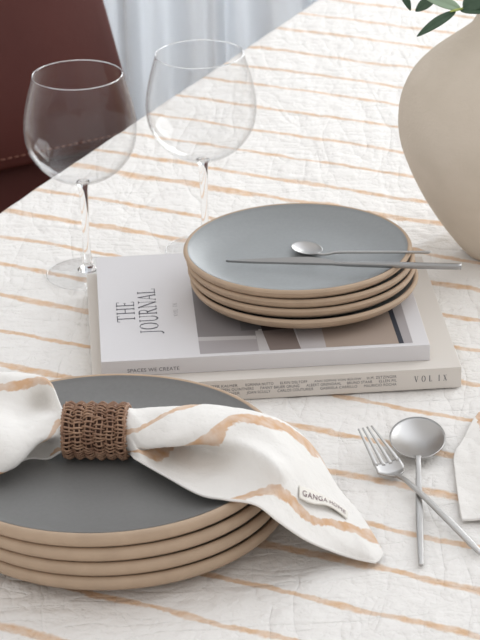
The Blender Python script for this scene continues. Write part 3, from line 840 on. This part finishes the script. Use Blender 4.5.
# second napkin, at the right edge of the table
def build_right_napkin():
    out = [(479,411),(470,425),(462,440),(454,455),(455,472),(457,488),(459,504),(462,519)]
    ft = [up(a,b,.0035) for a,b in out]
    right = [up(640,a,.0035) for a in (430,438,448,460,476,492,508,522)]
    V = []; P = []; nj = 60
    L_ = smoothlist([tuple(p) for p in ft],6); R_ = smoothlist([tuple(p) for p in right],6)
    for i in range(len(L_)):
        for j in range(nj):
            s = (j/(nj-1))**1.3; p = Vector(L_[i]).lerp(Vector(R_[i]), s)
            h = .0018*noise.noise(p*30)+.0014*abs(noise.noise(p*70)) + .006*math.exp(-((s-.16)/.08)**2)*.5
            p.z = max(TZ+.001, p.z - .0015 + h); V.append(p)
            P.append(2.5 - 2.4*(p.x-.20)/.05 + .55*(p.y+.25)/.05 )
    o = mesh('linen_napkin', V, gridf(len(L_), nj), M_napkin)
    # one broad stripe along the fold
    c = up(488,440,.003); 
    Q = []
    for v in V:
        d = (v - up(481,411,.003)); t = up(497,455,.003) - up(481,411,.003); t.z = 0; d.z = 0
        sgn = d.x*t.y - d.y*t.x
        Q.append(sgn/t.length/.05 - .06)
    a = o.data.attributes.new('phase','FLOAT','POINT'); a.data.foreach_set('value', Q)
    a = o.data.attributes.new('wide','FLOAT','POINT'); a.data.foreach_set('value', [.1]*len(Q))
    mod_solid(o, .0016, 0)
    tag(o, 'cream linen napkin corner with tan stripe at the right, beside the fork', 'napkin')
build_right_napkin()

# ------------------------------------------------------------------ vase with olive branch
vz = vase_p
def build_vase():
    v = empty('stoneware_vase', (vz.x, vz.y, TZ))
    tag(v, 'round-bellied sand-coloured stoneware vase at the right edge', 'vase')
    prof = [(0,0),(.030,0),(.036,.003),(.047,.017),(.0615,.038),(.077,.064),(.0895,.092),(.0975,.118),(.0995,.140),(.0965,.161),(.0865,.182),(.071,.199),(.054,.2125),(.0405,.2225),(.0305,.231),(.0250,.241),(.0238,.252),(.026,.264),(.029,.270),(.0275,.2725),(.024,.268),(.0190,.253),(.022,.236),(.045,.212),(.075,.190),(.091,.160),(.092,.140),(.080,.09),(.045,.02),(0,.012)]
    p = smoothlist(prof, 4); V,Fc = lathe([(max(0,r),z) for r,z in p], 128)
    V = [q + Vector((q.x,q.y,0)).normalized()*(.0006*noise.noise(q*22)) if q.xy.length > .01 else q for q in V]
    mesh('vase_body', V, Fc, M_vase, v)
    return v
build_vase()
def leaf(base, tip, width, nrm, m, parent, curl=.004, name='leaf'):
    base, tip = Vector(base), Vector(tip); d = tip-base; Ln = d.length; d.normalize()
    nrm = Vector(nrm); s = d.cross(nrm).normalized(); n = s.cross(d).normalized()
    nu, nw = 22, 9; V = []
    for i in range(nu):
        t = i/(nu-1); w = width*(math.sin(math.pi*min(1,t**.85))**.75)*(1 if t<.999 else 0)/2 + .0003
        for j in range(nw):
            q = -1+2*j/(nw-1)
            V.append(base + d*Ln*t + s*q*w + n*(curl*math.sin(math.pi*t) + .12*w*abs(q) - .0006*(abs(q)<.1)))
    o = mesh(name, V, gridf(nu,nw), m, parent); mod_solid(o,.0005,0); return o
def build_branch():
    Yd = vz.y
    mouth = Vector((vz.x, vz.y, TZ+.262))
    br = empty('olive_branch', mouth); tag(br, 'olive branch with narrow dark green leaves standing in the vase', 'olive branch')
    w = lambda x,y,dy=0: at(x,y,Yd+dy) - mouth
    st = [Vector((0,.005,-.12)), Vector((.0,.0,-.02)), w(500,-12), w(478,-2,-.03), w(462,9,-.045)]
    pts = [tuple(x) for x in smoothlist([tuple(p) for p in st],6)]
    mesh('twig', *tube(pts, [.0022-.0014*i/(len(pts)-1) for i in range(len(pts))], 8), M_leaf_y, br)
    st2 = [w(500,-12), w(492,-40), w(470,-75,.02), w(440,-100,.03)]
    mesh('twig', *tube([tuple(x) for x in smoothlist([tuple(p) for p in st2],6)], .0014, 8), M_leaf_y, br)
    st3 = [w(478,-2,-.03), w(455,-22,-.01), w(428,-40,.01), w(400,-30,.01)]
    mesh('twig', *tube([tuple(x) for x in smoothlist([tuple(p) for p in st3],6)], .001, 8), M_leaf_y, br)
    up_ = Vector((.1,-.55,.8))
    L = [((456,11,-.045),(417,36.5,-.06),.0068,M_leaf,(.2,-.6,.75)), ((461,9.5,-.045),(424,-3,-.03),.0085,M_leaf_u,(0,-.7,.7)),
         ((460,10,-.045),(500,11,-.06),.0095,M_leaf,(0,-.6,.8)), ((463,8,-.045),(492,-8,-.05),.014,M_leaf,(0,-.8,.6)),
         ((436,-3),(415.5,11.5),.0078,M_leaf,(.3,-.6,.7)), ((398,-14),(410.5,10.5),.0055,M_leaf,(0,-.7,.7)),
         ((428,-40),(405,-52),.008,M_leaf,up_), ((440,-30),(452,-56),.008,M_leaf_u,up_), ((400,-30),(378,-44),.007,M_leaf,up_),
         ((492,-40),(520,-62),.009,M_leaf,up_), ((480,-60),(452,-48),.008,M_leaf,up_), ((470,-75),(492,-98),.008,M_leaf,up_),
         ((440,-100),(415,-112),.008,M_leaf,up_), ((440,-100),(440,-128),.008,M_leaf_u,up_)]
    for b,t,wd,m,n in L: leaf(w(*b), w(*t), wd*1.3, n, m, br, curl=.0025)
    mesh('leaf_stalk', *tube([w(463,8.5,-.045), w(456,10,-.046), w(450,11.5,-.048)], [.0011,.0013,.0008], 8), M_leaf_y, br)
build_branch()

# ------------------------------------------------------------------ light
kl = bpy.data.lights.new('side_window_daylight','AREA'); ko = bpy.data.objects.new('side_window_daylight', kl); C.objects.link(ko)
kl.shape = 'RECTANGLE'; kl.size = 1.75; kl.size_y = 1.35; kl.energy = 27; kl.color = (1,.99,.975)
ko.location = (WX+.16, WYC, 1.70); ko.rotation_euler = (math.pi/2, 0, math.pi/2)
ar = bpy.data.lights.new('window_daylight','AREA'); ao = bpy.data.objects.new('window_daylight', ar); C.objects.link(ao)
ar.shape = 'RECTANGLE'; ar.size = 2.05; ar.size_y = 2.0; ar.energy = 56; ar.color = (.97,.98,1)
ao.location = (.3, WY+.16, 1.16); ao.rotation_euler = (-math.pi/2, 0, 0)
W = bpy.data.worlds.new('world'); bpy.context.scene.world = W; W.use_nodes = True
nt = W.node_tree; N = nt.nodes; L = nt.links; bg = N['Background']
tc = N.new('ShaderNodeTexCoord')
vm = N.new('ShaderNodeVectorMath'); vm.operation = 'DOT_PRODUCT'; vm.inputs[1].default_value = Vector((.76,.56,.32)).normalized()
L.new(tc.outputs['Generated'], vm.inputs[0])
cr_ = N.new('ShaderNodeValToRGB'); L.new(vm.outputs['Value'], cr_.inputs[0])
e = cr_.color_ramp.elements; e[0].position = 0; e[0].color = (.80,.785,.775,1); e[1].position = .9; e[1].color = (1.8,1.87,1.98,1)
x = cr_.color_ramp.elements.new(.45); x.color = (.76,.75,.75,1)
L.new(cr_.outputs[0], bg.inputs[0]); bg.inputs[1].default_value = 1.0
sc = bpy.context.scene
sc.view_settings.view_transform = 'Standard'; sc.view_settings.look = 'None'; sc.view_settings.gamma = 1
sc.view_settings.use_curve_mapping = False; sc.view_settings.exposure = 0.12
sc.cycles.transparent_max_bounces = 24; sc.cycles.max_bounces = 12
